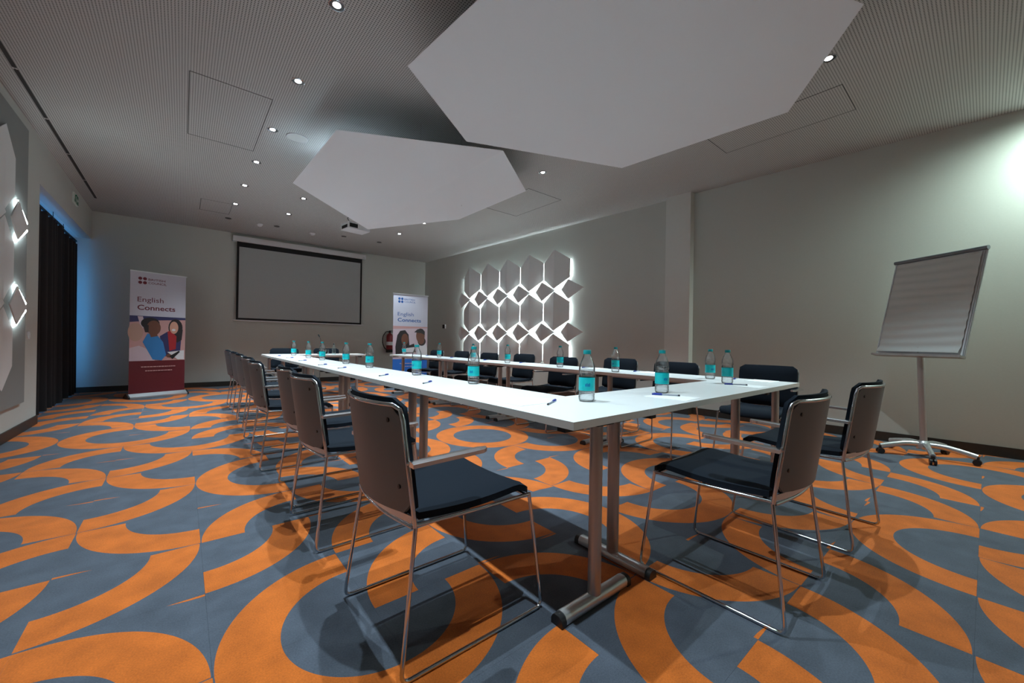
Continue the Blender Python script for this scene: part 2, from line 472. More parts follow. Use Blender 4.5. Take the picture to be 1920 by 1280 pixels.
me = bpy.data.meshes.new('carpet_tiles'); bm.to_mesh(me); bm.free(); me.materials.append(MT['carpet'])
link('carpet_tiles', me, floor)['kind'] = 'stuff'

# ------------------------------------------------------------------ ceiling details
def ceil_ring(x0, x1, y0, y1, t=0.006):              # shadow gap round a flush access hatch
    m = MB(); z0, z1 = ZC - 0.0015, ZC + 0.001
    m.box(x0, x1, y0, y0 + t, z0, z1).box(x0, x1, y1 - t, y1, z0, z1).box(x0, x0 + t, y0 + t, y1 - t, z0, z1).box(x1 - t, x1, y0 + t, y1 - t, z0, z1)
    m.build('access_hatch_gap', MT['groove'], ceil)
ceil_ring(0.015, 0.622, 4.27, 5.60)
ceil_ring(3.81, 4.49, 4.25, 5.33)
ceil_ring(4.25, 4.80, 0.80, 1.95)
ceil_ring(0.20, 0.62, 8.05, 8.75)
for a, b in ((3.1, 4.12), (4.16, 5.19), (5.23, 6.18), (6.22, 7.20), (7.24, 8.25), (8.29, 9.22)):
    MB().box(-1.113, -1.085, a, b, ZC - 0.004, ZC + 0.001).build('air_slot', MT['groove'], ceil)

def downlight(x, y, lit, label, power=1.0, size=88, col=None):
    t = thing('ceiling_downlight', label, 'downlight', (x, y, ZC), 0, 'lit ceiling downlights' if lit else 'unlit ceiling downlights')
    MB().lathe([(0.043, -0.001), (0.046, -0.006), (0.050, -0.005), (0.050, 0.0), (0.043, 0.0)], 24, cap=False).build('trim_ring', MT['chrome'] if lit else MT['lampoff'], t, True)
    MB().lathe([(0.024, -0.0015), (0.043, -0.003), (0.043, 0.0), (0.024, 0.0)], 24, cap=False).build('dark_baffle', MT['lampoff'], t, True)
    MB().lathe([(0.020, -0.004), (0.025, -0.0035), (0.025, 0.0)], 20).build('lamp', MT['lamp'] if lit else MT['lampoff'], t, True)
    if lit:
        l = bpy.data.lights.new('spot', 'SPOT'); l.energy = LAMP_W * power; l.color = col or LAMP_COL
        l.spot_size = R(size); l.spot_blend = 0.85; l.shadow_soft_size = 0.016
        o = bpy.data.objects.new('spot_light', l); C.objects.link(o); o.parent = t; o.location = (0, 0, -0.02)
ordn = ['first', 'second', 'third', 'fourth', 'fifth', 'sixth', 'seventh', 'eighth', 'ninth']
for k, (x, y) in enumerate([(0.76, 2.784), (0.74, 3.82), (0.71, 4.88), (0.69, 5.91), (0.67, 6.93), (0.65, 7.99)]):
    downlight(x, y, True, f'{ordn[k]} lit downlight from the camera in the ceiling row left of the hanging panels')
downlight(0.63, 9.04, False, 'dark unlit downlight at far left before the projection screen')
for k, (x, y) in enumerate([(1.445, 6.938), (1.426, 7.978)]):
    downlight(x, y, True, ['lit downlight just left of the far hanging panel tip', 'lit downlight left of the ceiling projector towards the screen'][k])
downlight(1.409, 9.008, False, 'dark unlit downlight above the left half of the projection screen')
for k, (x, y) in enumerate([(3.474, 6.814), (3.444, 7.844)]):
    downlight(x, y, True, ['lit downlight right of the far hanging panel tip', 'lit downlight farthest right before the projection screen'][k])
downlight(3.405, 8.845, False, 'dark unlit downlight above the right end of the projection screen')
downlight(2.646, 8.874, False, 'dark unlit downlight behind the ceiling projector')
downlight(3.585, 3.728, True, 'lit downlight at the right corner of the far hanging panel')
downlight(3.79, 0.80, True, 'lit downlight half hidden by the right edge of the near hanging panel')
# the same rows go on above and behind the camera
for x, y, n in ((0.78, 1.75, 'one step nearer than the first of the left row'), (0.74, 0.74, 'two steps nearer than the first of the left row'), (3.53, 5.25, 'right row beside the far panel edge'),
                (1.45, 4.88, 'hidden above the left part of the far hanging panel'), (3.66, 2.75, 'right row beside the near panel corner')):
    downlight(x, y, True, f'lit downlight, {n}')
downlight(5.66, -0.80, True, 'lit wall-washing downlight beyond the flipchart', 1.35, 172, (0.78, 1.0, 0.90))

sp = thing('ceiling_speaker', 'round white loudspeaker grille flush in the ceiling beside the downlight row', 'speaker', (0.95, 4.90, ZC))
MB().lathe([(0.098, -0.008), (0.108, -0.006), (0.110, 0.0), (0.09, 0.0)], 32, cap=False).build('rim', MT['whitemetal'], sp, True)
MB().lathe([(0.02, -0.007), (0.098, -0.006), (0.098, 0.0)], 32).build('grille', MT['plainceil'], sp, True)
def detector(x, y, label):
    d = thing('smoke_detector', label, 'detector', (x, y, ZC))
    MB().lathe([(0.02, -0.05), (0.035, -0.045), (0.04, -0.03), (0.04, -0.02)], 20).build('sensor_head', MT['whitemetal'], d, True)
    MB().lathe([(0.05, -0.022), (0.055, -0.015), (0.055, 0.0)], 20).build('base', MT['whitemetal'], d, True)
detector(2.07, 9.07, 'white dome smoke detector on the ceiling before the screen centre')
detector(1.13, 9.07, 'white disc detector on the ceiling between two dark downlights')

# hanging faceted panels
def hang_panel(label, faces, verts, wires):
    t = thing('hanging_ceiling_panel', label, 'ceiling panel', (0, 0, 0))
    th = Vector((0, 0, 0.045))
    c = Vector([sum(v[k] for v in verts) / len(verts) for k in range(3)])
    for f in faces:
        lo = [Vector(verts[i]) for i in f]; hi = [c + (q - c) * 0.92 + th for q in lo]
        k = len(lo)
        MB().add(lo + hi, [tuple(range(k)), tuple(reversed(range(k, 2 * k)))] + [(i, (i + 1) % k, (i + 1) % k + k, i + k) for i in range(k)]).build('facet', MT['panelwhite'], t)
    for x, y, z in wires:
        MB().tube([(x, y, z), (x, y, ZC)], 0.0022, 6).build('suspension_wire', MT['alu'], t)
    return t
v1 = [(1.02, 3.68, 2.85), (2.35, 3.00, 2.85), (3.37, 3.81, 2.95), (3.26, 5.25, 2.89), (2.19, 6.16, 2.72), (0.95, 5.11, 2.79)]
hang_panel('white hexagonal acoustic panel folded along one crease, hanging farther from camera', [(0, 1, 4, 5), (1, 2, 3, 4)], v1,
           [(1.834, 3.69, 2.86), (2.254, 3.59, 2.87), (2.9, 4.6, 2.85), (1.3, 5.0, 2.85)])
v2 = [(1.14, 2.51, 2.85), (1.99, 3.09, 2.85), (3.52, 2.47, 2.85), (3.64, 1.02, 2.85), (2.79, 0.44, 2.85), (1.26, 1.06, 2.85)]
hang_panel('huge flat white hexagonal acoustic panel hanging right above the front table', [(0, 1, 2, 5), (5, 2, 3, 4)], v2,
           [(1.6, 2.4, 2.87), (3.1, 2.3, 2.87), (3.2, 1.3, 2.87), (1.7, 1.4, 2.87)])

# ------------------------------------------------------------------ LED hexagon wall light
def hex_light(label, loc, rotz, ncol=5, rows=3, zshift=0.0, board=None, led='led', slits=False):
    """local x: along the wall to the right, y: into the wall, z: up; origin on the wall at floor height, x=0 at the first hexagon's centre"""
    t = thing('hexagon_wall_light', label, 'wall light', loc, rotz)
    P = 0.664; HW = 0.322; SH = 0.205; HH = 0.375
    S0 = -0.035
    if board:
        MB().box(board[0], board[1], -0.03, 0.0, board[2], board[3]).build('backing_board', MT['board'], t)
        S0 = -0.036
    hexes = MB(); hw = HW
    def hexpan():
        m = MB(); f = -0.085 if not slits else -0.012; e = 0.0; th = 0.012 if not slits else 0.005
        L = [(0, f, HH), (0, f, -HH), (-hw, e, -HH + SH), (-hw, e, HH - SH)]
        Rr = [(0, f, HH), (hw, e, HH - SH), (hw, e, -HH + SH), (0, f, -HH)]
        m.prism(L, (0, th, 0)); m.prism(Rr, (0, th, 0))
        return m.mesh('hexagon_panel', MT['hexwhite'])
    hm = hexpan()
    def dia():
        m = MB(); f = -0.022 if not slits else -0.008; a, b, h = -0.17, 0.345, 0.182
        m.prism([(a, 0, 0), (0, f, h), (0, f, -h)], (0, 0.010, 0)); m.prism([(0, f, h), (b, 0, 0), (0, f, -h)], (0, 0.010, 0))
        return m.mesh('diamond_panel', MT['hexwhite'])
    dm = dia()
    strip = MB()
    zs = [2.42, 1.615, 0.81][:rows]
    for r, z in enumerate(zs):
        for c in range(ncol):
            link('hexagon_panel', hm, t, (c * P, S0, z + zshift))
        for c in range(ncol + 1 if not slits else 0):
            x = (c - 0.5) * P
            zz = HH - SH - 0.02
            xs_ = x + (0.022 if c < ncol else -0.03)
            MB().box(xs_ - 0.004, xs_ + 0.004, S0 + 0.012, S0 + 0.022, z - zz + zshift, z + zz + zshift).build('led_glow_bar', MT[led if led == 'leddim' else 'ledmid'], t)
    for r in range(rows - 1):
        z = (zs[r] + zs[r + 1]) / 2 + zshift
        for c in range(ncol + 1):
            x = (c - 0.5) * P
            link('diamond_panel', dm, t, (x, S0 - (0.045 if not slits else 0.016), z))
            for sx in (-1, 1):
                if (c == 0 and sx < 0) or (c == ncol and sx > 0) or (slits and c >= ncol - 1): continue
                for sz in (-1, 1):
                    ins = 0.045 if sx > 0 else 0.075
                    a = Vector((x + sx * 0.02, 0, z + sz * (0.2325 + ins))); b = Vector((x + sx * 0.31, 0, z + sz * (0.0405 + ins)))
                    d = (b - a).normalized(); nrm = Vector((-d.z, 0, d.x)) * 0.005
                    y0 = S0 + (0.010 if not slits else -0.0005)
                    MB().prism([(a.x + nrm.x, y0, a.z + nrm.z), (b.x + nrm.x, y0, b.z + nrm.z), (b.x - nrm.x, y0, b.z - nrm.z), (a.x - nrm.x, y0, a.z - nrm.z)], (0, 0.010 if not slits else 0.006, 0)).build('led_glow_bar', MT[led], t)
        if slits:
            x = (ncol - 0.5) * P; y0 = S0 - 0.014
            for sz in (-1, 1):
                MB().prism([(x + 0.02, y0, z + sz * 0.172), (x + 0.315, y0, z + sz * 0.024), (x + 0.330, y0, z + sz * 0.040), (x + 0.02, y0, z + sz * 0.196)], (0, 0.012, 0)).build('led_glow_bar', MT['ledmid'], t)  # emissive bars stand in for light leaking past the diamond's right edges
    return t
wall_ang = math.atan2(-1.0, -TR)                     # local x along the right wall, towards the camera
wall_dir = Vector((-TR, -1.0)).normalized()
hex_light('backlit relief of white hexagons and diamonds on the right wall', (xr(7.99), 7.99, 0), wall_ang)
hex_light('backlit hexagon relief on a pale board on the left wall near the curtain', (XL, 6.20 - 0.664 * 4.5 - 0.32, 0), R(90), zshift=0.07, board=(-0.6, 3.40, 0.32, 3.09), led='leddim', slits=True)

# ------------------------------------------------------------------ projection screen
scr = thing('projection_screen', 'white projection screen with black border hanging on the far wall', 'screen', (2.17, YB - 0.003, 0))
MB().box(-1.38, 1.38, -0.115, 0.0, 3.045, 3.155).build('housing', MT['whitemetal'], scr)
MB().box(1.30, 1.36, -0.117, -0.115, 3.065, 3.08).build('maker_plate', MT['alu'], scr)
MB().box(-1.305, 1.305, -0.060, -0.056, 1.395, 3.05).build('black_border', MT['black'], scr)
MB().box(-1.265, 1.265, -0.0625, -0.060, 1.435, 2.94).build('screen_fabric', MT['screen'], scr)
MB().tube([(-1.36, -0.058, 1.382), (1.36, -0.058, 1.382)], 0.014, 10).build('bottom_bar', MT['whitemetal'], scr, True)

# ------------------------------------------------------------------ curtain
def curtain(label, y0, y1, ph, x=-1.40):
    t = thing('curtain', label, 'curtain', (x, (y0 + y1) / 2, 0), 0, 'blackout curtains in the window alcove')
    n = int((y1 - y0) / 0.02); L = y1 - y0
    def prof(u):
        s = u * L
        return 0.045 * math.sin(s * 2 * math.pi / 0.17 + ph) + 0.02 * math.sin(s * 2 * math.pi / 0.41 + 1.3 * ph)
    def fa(u, v): return (prof(u) * (0.55 + 0.45 * (1 - v)), (u - 0.5) * L, 0.02 + v * 2.58 + 0.015 * math.sin(u * L * 2 * math.pi / 0.17) * v)
    def fb(u, v):
        p = fa(u, v); return (p[0] - 0.006, p[1], p[2])
    MB().sheet(fa, fb, n, 6).build('drape', MT['curtain'], t, 60)
    MB().box(-0.012, 0.012, -L / 2, L / 2, 2.62, 2.64).build('rail', MT['black'], t)
    for k in range(max(3, int(L / 0.34))):
        yy = -L / 2 + (k + 0.5) * L / max(3, int(L / 0.34))
        MB().box(-0.003, 0.003, yy - 0.006, yy + 0.006, 2.56, 2.72 if k % 3 == 0 else 2.63).build('hook', MT['black'], t)
curtain('near black floor-length curtain drape hanging in the left alcove', 6.93, 8.93, 0.3)
curtain('far black floor-length curtain drape hanging by the far wall', 8.925, 10.07, 1.9, -1.425)

# ------------------------------------------------------------------ wall fittings
def on_left(y, z): return (XL, y, z)
s = thing('light_switch', 'small white wall switch between left light panel and curtain', 'switch', (XL, 6.52, 1.0), R(90))
MB().box(-0.04, 0.04, -0.010, 0, -0.04, 0.04).build('plate', MT['whitemetal'], s)
MB().box(-0.022, 0.022, -0.016, -0.010, -0.026, 0.026).build('rocker', MT['whitemetal'], s)
s = thing('exit_sign', 'small green and white emergency exit sign above the curtain alcove', 'sign', (XL, 8.74, 3.04), R(90))
MB().box(-0.15, 0.15, -0.02, 0, -0.075, 0.075).build('panel', MT['signwhite'], s)
g = MB().box(0.0, 0.14, -0.022, -0.02, -0.065, 0.065).build('green_field', MT['signgreen'], s)
MB().prism([(0.02, -0.0235, -0.01), (0.07, -0.0235, 0.035), (0.07, -0.0235, 0.012), (0.12, -0.0235, 0.012), (0.12, -0.0235, -0.012), (0.07, -0.0235, -0.012), (0.07, -0.0235, -0.035)], (0, 0.0015, 0)).build('arrow', MT['signwhite'], g)
r = MB(); r.lathe([(0.004, 0.028), (0.013, 0.030), (0.013, 0.050), (0.004, 0.052)], 12, -0.075, -0.021)
r.box(-0.10, -0.06, -0.0225, -0.02, -0.02, 0.026); r.box(-0.125, -0.085, -0.0225, -0.02, -0.055, -0.02); r.box(-0.07, -0.055, -0.0225, -0.02, -0.06, -0.015)
r.build('running_figure', MT['signgreen'], s)
s = thing('wall_control', 'small black control box on the right wall left of the hexagon light', 'control', (xr(9.2), 9.2, 1.395), wall_ang)
MB().box(-0.05, 0.02, -0.03, 0, -0.05, 0.05).build('black_box', MT['black'], s)
MB().box(0.02, 0.06, -0.012, 0, -0.05, 0.05).build('white_plate', MT['whitemetal'], s)

# fire extinguisher on the far wall
e = thing('fire_extinguisher', 'red fire extinguisher with looped black hose hung on the far wall', 'extinguisher', (4.21, YB, 0.72))
MB().lathe([(0.02, 0.0), (0.07, 0.005), (0.085, 0.03), (0.085, 0.40), (0.07, 0.44), (0.03, 0.47), (0.025, 0.485)], 20, 0, -0.11).build('cylinder', MT['red'], e, True)
MB().lathe([(0.0865, 0.16), (0.0865, 0.25)], 20, 0, -0.11, cap=False).build('label_band', MT['printwhite'], e, True)
MB().lathe([(0.075, -0.03), (0.090, -0.03), (0.090, 0.05), (0.075, 0.05)], 20, 0, -0.11).build('rubber_foot', MT['black'], e, True)
MB().box(-0.02, 0.02, -0.13, -0.09, 0.485, 0.53).box(-0.02, 0.09, -0.118, -0.102, 0.53, 0.545).box(-0.01, 0.08, -0.118, -0.102, 0.50, 0.512).build('valve', MT['black'], e)
MB().tube(round_path([(0, -0.12, 0.51), (-0.10, -0.12, 0.52), (-0.19, -0.12, 0.40), (-0.20, -0.12, 0.22), (-0.14, -0.12, 0.08), (-0.09, -0.12, 0.05)], 0.09, 5), 0.012, 8).build('hose', MT['black'], e, True)
MB().tube([(-0.085, -0.12, 0.05), (-0.05, -0.13, 0.0)], 0.017, 8).build('nozzle', MT['black'], e, True)
MB().box(-0.03, 0.03, -0.03, 0.0, 0.30, 0.42).build('wall_bracket', MT['black'], e)

# projector under the ceiling
pj = thing('ceiling_projector', 'white video projector on a ceiling mount behind the far hanging panel', 'projector', (2.27, 6.98, 2.93), R(8))
MB().box(-0.19, 0.19, -0.14, 0.14, -0.055, 0.055).build('body', MT['whitemetal'], pj)
MB().box(-0.17, -0.03, -0.143, -0.14, -0.035, 0.03).build('vent', MT['black'], pj)
MB().tube([(0.10, 0.13, 0.0), (0.10, 0.17, 0.0)], 0.035, 16).build('lens', MT['black'], pj, True)
MB().box(-0.193, -0.19, -0.10, 0.10, -0.04, 0.01).build('connector_panel', MT['black'], pj)
MB().tube([(0, 0, 0.05), (0, 0, 0.296)], 0.02, 12).build('mount_pole', MT['whitemetal'], pj, True)
MB().tube(round_path([(-0.15, -0.1, 0.05), (-0.2, -0.1, 0.11), (-0.1, -0.05, 0.15), (-0.02, 0, 0.25)], 0.05), 0.005, 6).build('cable', MT['black'], pj, True)

# ------------------------------------------------------------------ roll-up banners
def text_mesh(body, size, bold=0.0):
    cu = bpy.data.curves.new('t', 'FONT'); cu.body = body; cu.size = size; cu.offset = bold; cu.resolution_u = 3
    o = bpy.data.objects.new('t', cu); C.objects.link(o)
    dg = bpy.context.evaluated_depsgraph_get(); dg.update()
    me = bpy.data.meshes.new_from_object(o.evaluated_get(dg))
    bpy.data.objects.remove(o, do_unlink=True); bpy.data.curves.remove(cu)
    xs = [v.co.x for v in me.vertices]
    return me, min(xs), max(xs)
def put_text(body, x0, x1, zbase, height, m, parent, y, bold=0.0):
    """text standing in the xz plane, fitted between x0 and x1"""
    me, a, b = text_mesh(body, 1.0, bold)
    sx = (x1 - x0) / (b - a); sz = height / 0.72
    for v in me.vertices:
        v.co = Vector((x0 + (v.co.x - a) * sx, y, zbase + v.co.y * sz))
    me.materials.clear(); me.materials.append(m)
    return link('printed_text', me, parent)
def ell(cx, cz, rx, rz, n=20, a0=0, a1=360):
    return [(cx + rx * math.cos(R(a0 + (a1 - a0) * k / n)), cz + rz * math.sin(R(a0 + (a1 - a0) * k / n))) for k in range(n + (0 if a1 - a0 == 360 else 1))]
def banner(label, loc, rotz, W, H, ink, base_m, people, group='roll-up banners'):
    t = thing('rollup_banner', label, 'banner', loc, rotz, group)
    hb = 0.075
    MB().prism([(-W / 2, -0.09, 0.004), (-W / 2, 0.09, 0.004), (-W / 2, 0.09, 0.03), (-W / 2, 0.02, hb), (-W / 2, -0.02, hb), (-W / 2, -0.09, 0.03)], (W, 0, 0)).build('cassette_base', MT['alulight'], t)
    for s in (-1, 1):
        MB().prism([(s * W / 2, -0.095, 0.0), (s * W / 2, 0.095, 0.0), (s * W / 2, 0.095, 0.032), (s * W / 2, 0.02, hb + 0.004), (s * W / 2, -0.02, hb + 0.004), (s * W / 2, -0.095, 0.032)], (s * 0.022, 0, 0)).build('end_cap', MT['blackplastic'], t)
    MB().box(-W / 2, W / 2, -0.014, 0.014, H - 0.018, H).build('top_rail', MT['alulight'], t)
    MB().tube([(0, 0.03, hb), (0, 0.03, H - 0.01)], 0.009, 8).build('support_pole', MT['alu'], t, True)
    cw = W * 0.975 / 2
    cv = MB().box(-cw, cw, -0.0012, 0.0, hb, H - 0.017).build('canvas', MT['canvas'], t)
    z = lambda f: H - (H - hb) * f                   # fraction from the top
    x = lambda f: -cw + 2 * cw * f
    n = [0]
    def flat(poly, m, name):
        n[0] += 1; y = -0.0016 - 0.0003 * n[0]
        MB().prism([(x(a), y, z(b)) for a, b in poly], (0, 0.00025, 0)).build(name, m, cv)
    def cell(cx, cz, rx, rz, m, name, **k): flat(ell(cx, cz, rx, rz, **k), m, name)
    for a in (0.165, 0.245):
        for b in (0.060, 0.093):
            cell(a, b, 0.034, 0.034 * 2 * cw / (H - hb), ink, 'logo_dot')
    put_text('BRITISH', x(0.305), x(0.605), z(0.072), 0.036, ink, cv, -0.0016, 0.008)
    put_text('COUNCIL', x(0.305), x(0.63), z(0.100), 0.036, ink, cv, -0.0016, 0.008)
    put_text('English', x(0.125), x(0.58), z(0.250), 0.082, ink, cv, -0.0016)
    put_text('Connects', x(0.125), x(0.80), z(0.316), 0.082, ink, cv, -0.0016, 0.018)
    flat([(0, 0.735), (1, 0.735), (1, 1), (0, 1)], base_m, 'colour_field')
    flat([(0, 0.366), (1, 0.366), (1, 0.735), (0, 0.735)], MT['pink'] if people == 1 else MT['palepink'], 'photo_background')
    if people == 1:
        flat([(0, 0.366), (1, 0.366), (1, 0.385), (0.4, 0.40), (0, 0.42)], MT['indigo'], 'photo_background')
        flat([(0.13, 0.37), (0.22, 0.37), (0.26, 0.45), (0.2, 0.48)], MT['palepink'], 'photo_background')
        cell(0.10, 0.50, 0.13, 0.075, MT['blond'], 'printed_figure')
        flat([(0, 0.63), (0.16, 0.61), (0.36, 0.65), (0.44, 0.735), (0, 0.735)], MT['palepink'], 'printed_figure')
        flat([(0.52, 0.53), (0.66, 0.49), (0.92, 0.56), (0.90, 0.70), (0.60, 0.70)], MT['indigo'], 'printed_figure')
        cell(0.81, 0.455, 0.135, 0.075, MT['hair'], 'printed_figure')
        flat([(0.86, 0.45), (0.95, 0.47), (0.93, 0.56), (0.84, 0.585), (0.80, 0.56)], MT['hair'], 'printed_figure')
        flat([(0.66, 0.49), (0.72, 0.48), (0.83, 0.53), (0.82, 0.64), (0.70, 0.655)], MT['scarf'], 'printed_figure')
        cell(0.78, 0.455, 0.082, 0.053, MT['skin2'], 'printed_figure')
        cell(0.775, 0.475, 0.035, 0.010, MT['printwhite'], 'printed_figure')
        flat([(0.22, 0.58), (0.30, 0.51), (0.47, 0.52), (0.58, 0.58), (0.64, 0.69), (0.56, 0.735), (0.40, 0.725)], MT['sweater'], 'printed_figure')
        cell(0.35, 0.425, 0.165, 0.048, MT['hair'], 'printed_figure')
        cell(0.41, 0.462, 0.125, 0.062, MT['skin1'], 'printed_figure')
        flat([(0.22, 0.44), (0.32, 0.44), (0.32, 0.50), (0.26, 0.50)], MT['hair'], 'printed_figure')
        flat([(0.33, 0.50), (0.47, 0.50), (0.48, 0.53), (0.36, 0.54)], MT['skin1'], 'printed_figure')
        flat([(0.64, 0.69), (0.78, 0.655), (0.86, 0.66), (0.74, 0.71), (0.66, 0.71)], MT['skin1'], 'printed_figure')
        flat([(0.66, 0.665), (0.98, 0.65), (0.98, 0.73), (0.86, 0.73)], MT['printwhite'], 'printed_figure')
        flat([(0.70, 0.70), (0.88, 0.655), (0.90, 0.665), (0.76, 0.725)], MT['black'], 'printed_figure')
    else:
        flat([(0, 0.366), (1, 0.366), (1, 0.38), (0, 0.40)], MT['pink'], 'photo_background')
        flat([(0.07, 0.60), (0.12, 0.47), (0.2, 0.42), (0.34, 0.41), (0.44, 0.46), (0.47, 0.58), (0.60, 0.56), (0.66, 0.66), (0.08, 0.68)], MT['hair'], 'printed_figure')
        cell(0.335, 0.515, 0.10, 0.065, MT['skin1'], 'printed_figure')
        flat([(0.72, 0.56), (0.95, 0.55), (1.0, 0.62), (1.0, 0.70), (0.70, 0.70)], MT['printwhite'], 'printed_figure')
        cell(0.79, 0.47, 0.13, 0.085, MT['skin1'], 'printed_figure')
        cell(0.83, 0.535, 0.12, 0.05, MT['hair'], 'printed_figure')
        cell(0.81, 0.52, 0.10, 0.048, MT['skin1'], 'printed_figure')
        flat([(0.60, 0.43), (0.70, 0.395), (0.85, 0.39), (0.92, 0.42), (0.92, 0.46), (0.82, 0.44), (0.70, 0.435)], MT['hair'], 'printed_figure')
        flat([(0.25, 0.62), (0.62, 0.60), (0.60, 0.66), (0.28, 0.66)], MT['printwhite'], 'printed_figure')
    for b, a0, a1 in ((0.785, 0.20, 0.82), (0.818, 0.27, 0.75)):
        q = a0; rr = random.Random(int(b * 1000))
        while q < a1:
            l = min(0.02 + rr.random() * 0.035, a1 - q)
            flat([(q, b - 0.004), (q + l, b - 0.004), (q + l, b + 0.004), (q, b + 0.004)], MT['pink'] if people == 1 else MT['palepink'], 'small_print'); q += l + 0.008
    return t
banner('white and maroon roll-up banner standing left of the projection screen', (-0.306, 8.977, 0), math.atan2(0.312, 0.72), 0.775, 2.08, MT['darkred'], MT['maroon'], 1)
banner('white and blue roll-up banner standing in the right far corner by the extinguisher', (3.945, 8.30, 0), 0.0, 0.85, 2.05, MT['navy'], MT['blue'], 2)

# ------------------------------------------------------------------ folding tables
ZT = 0.74; TW = 0.462
def table_parts(t, L, hide=()):
    """local: length along y, width along x, origin on the floor at the centre"""
    tb = MB(); hw, hl = TW / 2, L / 2 - 0.0008
    tb.box(-hw, hw, -hl, hl, ZT - 0.028, ZT)
    me = tb.mesh('tabletop', [MT['tabletop'], MT['tableedge']])
    for p in me.polygons:
        if p.normal.z < 0.5: p.material_index = 1
    link('tabletop', me, t)
    MB().box(-0.02, 0.02, -hl + 0.12, hl - 0.12, ZT - 0.060, ZT - 0.028).build('support_beam', MT['alu'], t)
    for s in (-1, 1):
        y = s * (hl - 0.085)
        MB().tube([(0, y, 0.035), (0, y, ZT - 0.04)], 0.023, 16, rx=0.029).build('leg_post', MT['alu'], t, 50)
        MB().box(-0.05, 0.05, y - 0.045, y + 0.045, ZT - 0.045, ZT - 0.028).build('top_bracket', MT['blackplastic'], t)
        MB().box(-0.20, -0.10, y - 0.02, y + 0.02, ZT - 0.052, ZT - 0.028).box(0.10, 0.20, y - 0.02, y + 0.02, ZT - 0.052, ZT - 0.028).build('stacking_buffer', MT['blackplastic'], t)
        ft = MB(); prof = [(-0.026, 0.006), (0.026, 0.006), (0.026, 0.024), (0.020, 0.036), (0.010, 0.042), (-0.010, 0.042), (-0.020, 0.036), (-0.026, 0.024)]
        ft.prism([(-0.185, y + a, b) for a, b in prof], (0.37, 0, 0))
        f = ft.build('foot', MT['alulight'], t, 50)
        for q in (-1, 1):
            MB().prism([(q * 0.185, y + a * 1.06, b * 1.05 - 0.006) for a, b in prof], (q * 0.024, 0, 0)).build('end_cap', MT['blackplastic'], f, 50)
    return t
def table(cx, cy, rotz, L, label, group):
    return table_parts(thing('folding_table', label, 'table', (cx, cy, 0), rotz, group), L)
TX0, TX1, TY0 = 1.014, 3.046, 0.886
LT = 1.6
t0 = table(TX0 + TW / 2, TY0 + LT / 2, 0, LT, 'white folding table at the near corner, first of the left row', 'white conference tables')
names = ['second', 'third', 'fourth and farthest']
for k in range(1, 4):
    c = copy_tree(t0); c.location.y = TY0 + LT * (k + 0.5); c['label'] = f'white folding table, {names[k-1]} from the camera in the left row'
for k in range(4):
    c = copy_tree(t0); c.location = (TX1 + TW / 2, TY0 + LT * (k + 0.5), 0)
    c['label'] = f'white folding table, {(["first"] + names)[k]} from the camera in the right row'
table((TX0 + TW + TX1) / 2, TY0 + TW / 2, R(90), TX1 - TX0 - TW, 'white folding table closing the near end between the two rows', 'white conference tables')
c = copy_tree(t0); c.location = (1.83, 7.62, 0); c.rotation_euler = (0, 0, R(90)); c['label'] = 'white speaker table across the far end below the projection screen'

